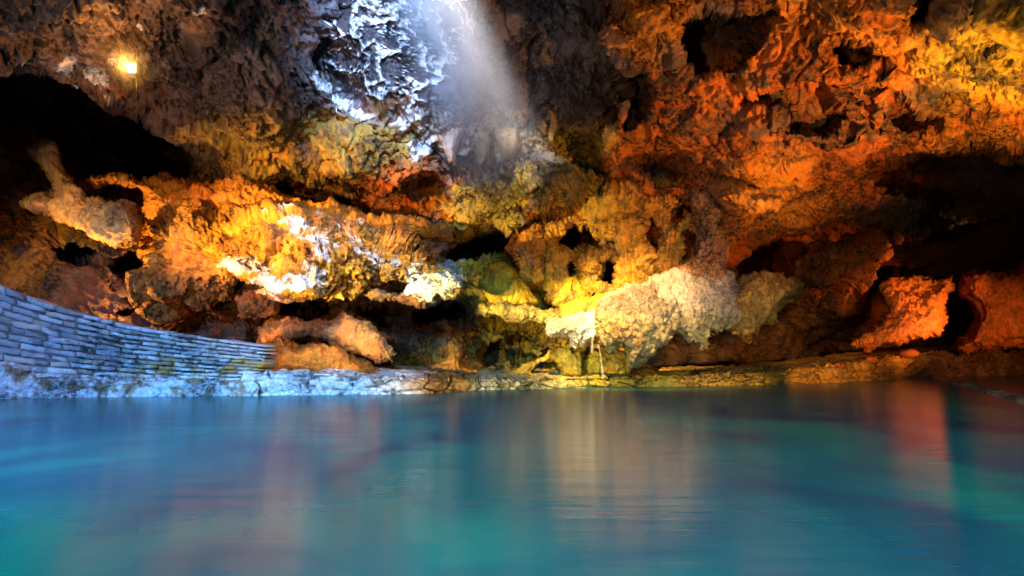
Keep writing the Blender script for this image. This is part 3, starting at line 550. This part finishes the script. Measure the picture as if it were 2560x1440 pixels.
# ------------------------------------------------------------------ dry stone wall at the left
def stone_wall():
    root = bpy.data.objects.new('stone_wall', None); COL.objects.link(root); root.location = at(330, 985, 9.4)
    root.location.z = 0
    tag(root, 'curving dry stone wall of flat grey blocks with white crusted foot', 'stone wall')
    A, B = at(-700, 990, 7.6), at(664, 990, 9.75); A.z = B.z = 0
    mid = at(80, 990, 9.2); mid.z = 0
    def path(u):  # gentle curve
        return A*(1-u)**2+(mid*2-(A+B)*.5)*2*u*(1-u)+B*u**2
    def frame(u):
        p = path(u); q = path(min(u+.01, 1.0)) if u < .99 else path(u); r = path(max(u-.01, 0))
        t = (q-r).normalized(); return p, t, Vector((t.y, -t.x, 0))
    def top(u):
        p = path(u); px = 1280+p.x/p.y*F
        py = np.interp(px, [-700, -300, 0, 130, 320, 480, 664], [420, 590, 712, 762, 812, 838, 862]); return CH+(HZ-py)/F*p.y
    pts = []; L = 0; prev = path(0)
    for k in range(1, 201): c = path(k/200); L += (c-prev).length; prev = c
    verts, faces, cols = [], [], []
    rs = random.Random(3)
    rows = 13; v0 = .12
    NXB, NZB = 7, 4
    for r in range(rows):
        za, zb = v0+(1-v0)*r/rows, v0+(1-v0)*(r+1)/rows
        u = -rs.random()*.02
        while u < 1:
            w = rs.uniform(.14, .42)*(1.15-.35*r/rows if False else 1)/L; u0, u1 = max(u, 0), min(u+w, 1); u += w
            if u1-u0 < .006: continue
            dep = rs.uniform(-.025, .05); sk = rs.uniform(-.02, .02); lip = rs.uniform(-.01, .035); lo = rs.uniform(-.006, .01); hi = rs.uniform(-.004, .012)
            tone = rs.uniform(.5, 1.12); c0 = np.array(rs.choice([(.55, .57, .62), (.62, .62, .66), (.46, .48, .54), (.56, .52, .48)]))*tone
            g = .006/L; base = len(verts)
            na, nz = NXB, NZB
            for side in (0,):
                for j in range(nz+1):
                    for i in range(na+1):
                        ui = u0+g+(u1-u0-2*g)*i/na; p, t, n = frame(ui); h = top(ui)
                        zz = (za+(zb-za)*(j/nz))*h; zz += sk*(i/na-.5)*h
                        e = min(i, na-i)/na; f = min(j, nz-j)/nz
                        edge = (.012 if (i in (0, na) or j in (0, nz)) else 0)
                        if j in (0,): zz += .010+lo
                        if j == nz: zz -= .008+hi
                        q = p+n*(-dep*-1+.02+lip*(j/nz)-edge*1.6)+Vector((0, 0, zz))
                        verts.append(q[:]); cols.append(c0)
            idx = lambda i, j: base+j*(na+1)+i
            for j in range(nz):
                for i in range(na): faces.append((idx(i, j), idx(i+1, j), idx(i+1, j+1), idx(i, j+1)))
            # returns into the joint
            ring = [idx(i, 0) for i in range(na+1)]+[idx(na, j) for j in range(1, nz+1)]+[idx(i, nz) for i in range(na-1, -1, -1)]+[idx(0, j) for j in range(nz-1, 0, -1)]
            bb = len(verts); _, t, n = frame((u0+u1)/2)
            for k in ring:
                q = Vector(verts[k])-n*(.5); verts.append(q[:]); cols.append(c0*.8)
            m = len(ring)
            for k in range(m): faces.append((ring[k], bb+k, bb+(k+1) % m, ring[(k+1) % m]))
    V = np.array(verts, np.float32); C = np.array(cols, np.float32); Fq = np.array(faces, np.int32)
    V += normals(V, Fq)*(.022*fbm(V*4, 3)+.018*fbm(V*15, 2))[:, None]
    # crust creeping up from the water
    m = (sm(fbm(V*4+2, 5, .65)*.9+.62-V[:, 2]*1.15, .1, .45)*.85)[:, None]; C = C*(1-m)+np.array(WHITE)*m
    m = (sm(fbm(V*3.1+50, 4, .65)+.25-np.abs(V[:, 2]-.38)*1.1, .15, .4)*sm(V[:, 0], -7.5, -5.2))[:, None]; C = C*(1-m)+np.array((.5, .27, .05))*m
    V -= np.array(root.location, np.float32)
    link('stone_courses', V, Fq, rock_mat('wall_stone', .5, .8, .45, 9), np.clip(C, 0, 1), smooth=False, parent=root)
    # mortar core and capping
    us = np.linspace(0, .985, 120); cv = []
    for u in us:
        p, t, n = frame(u); h = top(u)-.03
        for off, z in ((-.01, 0), (-.01, h), (-.5, h), (-.5, 0)): cv.append((p+n*off+Vector((0, 0, z)))[:])
    cv = np.array(cv, np.float32)-np.array(root.location, np.float32); ff = []
    for k in range(119):
        for j in range(3): ff.append((k*4+j, (k+1)*4+j, (k+1)*4+j+1, k*4+j+1))
    ff.append((119*4, 119*4+1, 119*4+2, 119*4+3))
    link('mortar_core', cv, np.array(ff), ROCK, np.tile(np.array((.17, .155, .15), np.float32), (len(cv), 1)), smooth=False, parent=root)
    # crusted footing step
    n1, n2 = 700, 44; U, T = np.meshgrid(np.linspace(0, 1, n1), np.linspace(0, 1, n2)); P = np.zeros((n2, n1, 3), np.float32); PX = []
    for i in range(n1):
        p, t, n = frame(U[0, i]); px = 1280+p.x/p.y*F; h = np.interp(px, [-700, 0, 120, 300, 500, 640, 664], [.75, .52, .30, .22, .22, .22, .18])
        for j in range(n2):
            v = T[j, 0]
            if v < .6: a = v/.6; off = .34-.06*a; z = -.12+a*(h+.12)
            else: a = (v-.6)/.4; off = .28-.34*a; z = h+.06*a
            P[j, i] = (p+n*off+Vector((0, 0, z)))[:]
    V = P.reshape(-1, 3); idx = np.arange(len(V)).reshape(n2, n1)
    Fq = np.stack([idx[:-1, :-1], idx[:-1, 1:], idx[1:, 1:], idx[1:, :-1]], -1).reshape(-1, 4)
    N = normals(V, Fq); a, b = worley(V*np.float32(9)); c, d = worley(V*np.array((2.2, 2.2, 4.5), np.float32))
    V2 = V+N*(.075*(.5-a)+.10*(.5-c)-.05*(1-sm(d-c, 0, .12))+.05*fbm(V*3, 3))[:, None]
    C = np.tile(np.array((.74, .76, .82), np.float32), (len(V), 1)); m = sm(fbm(V*3.5+9, 4, .6)+.12*sm(V[:, 0], -7, -4.5), .02, .3)[:, None]*.85
    C = C*(1-m)+np.array((.34, .2, .07))*m
    link('crusted_footing', V2-np.array(root.location, np.float32), Fq, ROCK, C, parent=root)
stone_wall()

# ------------------------------------------------------------------ pool
def water_mat():
    m = bpy.data.materials.new('pool_water'); m.use_nodes = True; t = m.node_tree; b = t.nodes['Principled BSDF']
    g = t.nodes.new('ShaderNodeNewGeometry')
    mp = t.nodes.new('ShaderNodeMapping'); mp.inputs['Scale'].default_value = (.42, .30, 1); t.links.new(g.outputs['Position'], mp.inputs[0])
    n = t.nodes.new('ShaderNodeTexNoise'); n.inputs['Scale'].default_value = 1.9; n.inputs['Detail'].default_value = 5; n.inputs['Distortion'].default_value = 1.1
    t.links.new(mp.outputs[0], n.inputs['Vector'])
    r = t.nodes.new('ShaderNodeValToRGB'); e = r.color_ramp.elements
    e[0].position = .34; e[0].color = (.0, .085, .15, 1); e[1].position = .7; e[1].color = (.0, .25, .235, 1)
    x = e.new(.5); x.color = (0, .15, .19, 1)
    t.links.new(n.outputs[0], r.inputs[0]); t.links.new(r.outputs[0], b.inputs['Base Color'])
    b.inputs['Roughness'].default_value = .17; b.inputs['IOR'].default_value = 1.36; b.inputs['Specular IOR Level'].default_value = .5
    b.inputs['Anisotropic'].default_value = .75; tg = t.nodes.new('ShaderNodeCombineXYZ'); tg.inputs[1].default_value = 1; t.links.new(tg.outputs[0], b.inputs['Tangent'])
    # slow swell; the long exposure has smoothed every ripple away
    mp2 = t.nodes.new('ShaderNodeMapping'); mp2.inputs['Scale'].default_value = (.35, 2.2, 1); t.links.new(g.outputs['Position'], mp2.inputs[0])
    n2 = t.nodes.new('ShaderNodeTexNoise'); n2.inputs['Scale'].default_value = 2.2; n2.inputs['Detail'].default_value = 3; t.links.new(mp2.outputs[0], n2.inputs['Vector'])
    bp = t.nodes.new('ShaderNodeBump'); bp.inputs['Strength'].default_value = .055; bp.inputs['Distance'].default_value = .1
    t.links.new(n2.outputs[0], bp.inputs['Height']); t.links.new(bp.outputs[0], b.inputs['Normal'])
    return m
V = np.array([(-32, -16, 0), (32, -16, 0), (32, 34, 0), (-32, 34, 0)]); tag(link('water', V, [(0, 1, 2, 3)], water_mat(), smooth=False), kind='structure')
V = np.array([(-33, -17, -1.6), (33, -17, -1.6), (33, 35, -1.6), (-33, 35, -1.6)]); tag(link('ground', V, [(0, 1, 2, 3)], flat_mat('pool_bed', (.2, .3, .28), .9), smooth=False), kind='structure')
# low submerged divider at the right
def divider():
    a, b = Vector((14.1, 20.2, 0)), Vector((.6, -2.8, 0)); n1 = 1500; n2 = 16
    t = (b-a).normalized(); n = Vector((t.y, -t.x, 0)); P = np.zeros((n2, n1, 3), np.float32)
    for i in range(n1):
        c = a+(b-a)*i/(n1-1)
        for j in range(n2):
            an = math.pi*j/(n2-1); P[j, i] = (c+n*(-.17*math.cos(an))+Vector((0, 0, -.05+.10*math.sin(an)**.6)))[:]
    V = P.reshape(-1, 3); idx = np.arange(len(V)).reshape(n2, n1); Fq = np.stack([idx[:-1, :-1], idx[:-1, 1:], idx[1:, 1:], idx[1:, :-1]], -1).reshape(-1, 4)
    N = normals(V, Fq)
    if N[idx[8, 10]][2] < 0: Fq = Fq[:, ::-1]; N = -N
    V2 = V+N*(.03*fbm(V*6, 4, .6))[:, None]
    m = sm(fbm(V*5, 4), 0, .3)[:, None]; C = np.array((.46, .34, .30))*(1-m)+np.array((.2, .13, .10))*m
    tag(link('pool_divider', V2, Fq, ROCK, C), 'narrow rough kerb just above the water cutting the right corner of the pool', 'kerb')
divider()

# ------------------------------------------------------------------ trickle of water
def trickle(x0, y0, x1, y1, Y, w, label):
    m = bpy.data.materials.get('falling_water')
    if not m:
        m = flat_mat('falling_water', (.85, .9, .9), .15); b = m.node_tree.nodes['Principled BSDF']; b.inputs['Alpha'].default_value = .09
    n, k = 24, 8; V = []
    for j in range(n):
        s = j/(n-1); c = at(x0+(x1-x0)*s**.6, y0+(y1-y0)*s, Y); r = w*(.5+.5*s)*(1+.2*math.sin(9*s))
        for i in range(k): an = 2*math.pi*i/k; V.append((c.x+r*math.cos(an), c.y+r*math.sin(an), c.z))
    idx = np.arange(n*k).reshape(n, k); Fq = np.stack([idx[:-1], idx[1:], np.roll(idx, -1, 1)[1:], np.roll(idx, -1, 1)[:-1]], -1).reshape(-1, 4)
    tag(link('water_trickle', np.array(V), Fq, m), label, 'trickle', 'trickles of falling water')
trickle(1484, 800, 1480, 882, 12.0, .03, 'upper white trickle sliding between the white rock and great hanging rock')
trickle(1494, 860, 1508, 948, 12.0, .024, 'thin falling trickle splashing down onto the ledge')

# ------------------------------------------------------------------ the lit lamp under the left roof
def cave_lamp():
    c = at(325, 168, 8.0)
    root = bpy.data.objects.new('cave_lamp', None); COL.objects.link(root); root.location = c
    tag(root, 'small glowing orange floodlight hanging under the left roof', 'lamp')
    hw, hh = .066, .06
    def box(name, x0, x1, y0, y1, z0, z1, mat, taper=0):
        v = np.array([(x0+taper, y0, z0), (x1-taper*.2, y0, z0), (x1-taper*.2, y1, z0), (x0+taper, y1, z0), (x0, y0, z1-taper*.4), (x1, y0, z1), (x1, y1, z1), (x0, y1, z1-taper*.4)])
        return link(name, v, np.array([(3, 2, 1, 0), (4, 5, 6, 7), (0, 1, 5, 4), (1, 2, 6, 5), (2, 3, 7, 6), (3, 0, 4, 7)]), mat, smooth=False, parent=root)
    dk = flat_mat('lamp_housing', (.05, .045, .04), .4, .8)
    box('lens', -hw, hw, 0, .03, -hh, hh, flat_mat('lamp_lens', (1, .8, .4), .3, 0, (1, .58, .14), 9), .03)
    box('housing', -hw-.012, hw+.012, .032, .17, -hh-.012, hh+.03, dk)
    box('bracket', -.012, .012, .08, .10, hh+.031, .22, dk)
    box('cable', .02, .035, .09, .105, -.40, -hh-.014, dk)
    l = bpy.data.lights.new('lamp_light', 'POINT'); o = bpy.data.objects.new('lamp_light', l); COL.objects.link(o); o.location = c+Vector((0, -.12, 0))
    # ball of steam added to give the lamp its halo
    m = bpy.data.materials.new('lamp_halo_steam'); m.use_nodes = True; t = m.node_tree; t.nodes.remove(t.nodes['Principled BSDF'])
    pv = t.nodes.new('ShaderNodeVolumePrincipled'); tc = t.nodes.new('ShaderNodeTexCoord'); ln = t.nodes.new('ShaderNodeVectorMath'); ln.operation = 'LENGTH'
    mr = t.nodes.new('ShaderNodeMapRange'); mr.inputs[1].default_value = 0; mr.inputs[2].default_value = .42; mr.inputs[3].default_value = .8; mr.inputs[4].default_value = 0; mr.interpolation_type = 'SMOOTHERSTEP'; mr.inputs[1].default_value = -.25
    t.links.new(tc.outputs['Object'], ln.inputs[0]); t.links.new(ln.outputs['Value'], mr.inputs[0]); t.links.new(mr.outputs[0], pv.inputs['Density']); t.links.new(pv.outputs[0], t.nodes['Material Output'].inputs['Volume'])
    pv.inputs['Color'].default_value = (.9, .9, .9, 1)
    bm = bmesh.new(); bmesh.ops.create_icosphere(bm, subdivisions=3, radius=.5); me = bpy.data.meshes.new('mist'); bm.to_mesh(me); me.materials.append(m)
    mo = bpy.data.objects.new('mist', me); COL.objects.link(mo); mo.location = c; tag(mo, kind='stuff')
    l.energy = 60; l.color = (1, .42, .07); l.shadow_soft_size = .05
cave_lamp()

# ------------------------------------------------------------------ mist cone added to make the shaft of daylight visible
def mist():
    m = bpy.data.materials.new('mist'); m.use_nodes = True; t = m.node_tree; t.nodes.remove(t.nodes['Principled BSDF'])
    pv = t.nodes.new('ShaderNodeVolumePrincipled'); pv.inputs['Color'].default_value = (.95, .95, .97, 1); pv.inputs['Anisotropy'].default_value = 0
    tc = t.nodes.new('ShaderNodeTexCoord'); sp = t.nodes.new('ShaderNodeSeparateXYZ'); t.links.new(tc.outputs['Object'], sp.inputs[0])
    def math_(op, a, b=None):
        n = t.nodes.new('ShaderNodeMath'); n.operation = op
        for k, v in enumerate((a, b)):
            if v is None: continue
            if isinstance(v, (int, float)): n.inputs[k].default_value = v
            else: t.links.new(v, n.inputs[k])
        return n.outputs[0]
    # thins out from the middle of the shaft to its side and towards its foot
    r = math_('SQRT', math_('ADD', math_('POWER', sp.outputs[0], 2), math_('POWER', sp.outputs[1], 2)))
    rr = math_('DIVIDE', r, math_('ADD', .75, math_('MULTIPLY', sp.outputs[2], .14)))
    fall = t.nodes.new('ShaderNodeMapRange'); fall.interpolation_type = 'SMOOTHSTEP'
    fall.inputs[1].default_value = -.2; fall.inputs[2].default_value = 1; fall.inputs[3].default_value = 1; fall.inputs[4].default_value = 0; t.links.new(rr, fall.inputs[0])
    fz = t.nodes.new('ShaderNodeMapRange'); fz.interpolation_type = 'SMOOTHSTEP'
    fz.inputs[1].default_value = 2.8; fz.inputs[2].default_value = 6.6; fz.inputs[3].default_value = 1; fz.inputs[4].default_value = 0; t.links.new(sp.outputs[2], fz.inputs[0])
    mp = t.nodes.new('ShaderNodeMapping'); mp.inputs['Scale'].default_value = (2.2, 2.2, .45); t.links.new(tc.outputs['Object'], mp.inputs[0])
    n = t.nodes.new('ShaderNodeTexNoise'); n.inputs['Scale'].default_value = 1.5; n.inputs['Detail'].default_value = 3; t.links.new(mp.outputs[0], n.inputs['Vector'])
    nr = t.nodes.new('ShaderNodeMapRange'); nr.inputs[1].default_value = .3; nr.inputs[2].default_value = .7; nr.inputs[3].default_value = .15; nr.inputs[4].default_value = 1.6; t.links.new(n.outputs[0], nr.inputs[0])
    t.links.new(math_('MULTIPLY', math_('MULTIPLY', math_('MULTIPLY', fall.outputs[0], fz.outputs[0]), nr.outputs[0]), MIST), pv.inputs['Density'])
    t.links.new(pv.outputs[0], t.nodes['Material Output'].inputs['Volume'])
    n = 40; L = 6.6; V = []
    for z, q in ((-.6, .78), (L, 1.7)):
        for i in range(n): V.append((q*math.cos(i/n*2*math.pi), q*math.sin(i/n*2*math.pi), z))
    me = bpy.data.meshes.new('mist'); me.from_pydata(V, [], [[i, (i+1) % n, n+(i+1) % n, n+i] for i in range(n)]+[list(range(n))[::-1], list(range(n, 2*n))])
    me.materials.append(m); o = bpy.data.objects.new('mist', me); COL.objects.link(o); o.location = HOLE
    o.rotation_euler = BEAM.to_track_quat('Z', 'Y').to_euler(); tag(o, kind='stuff')
MIST = .85
mist()
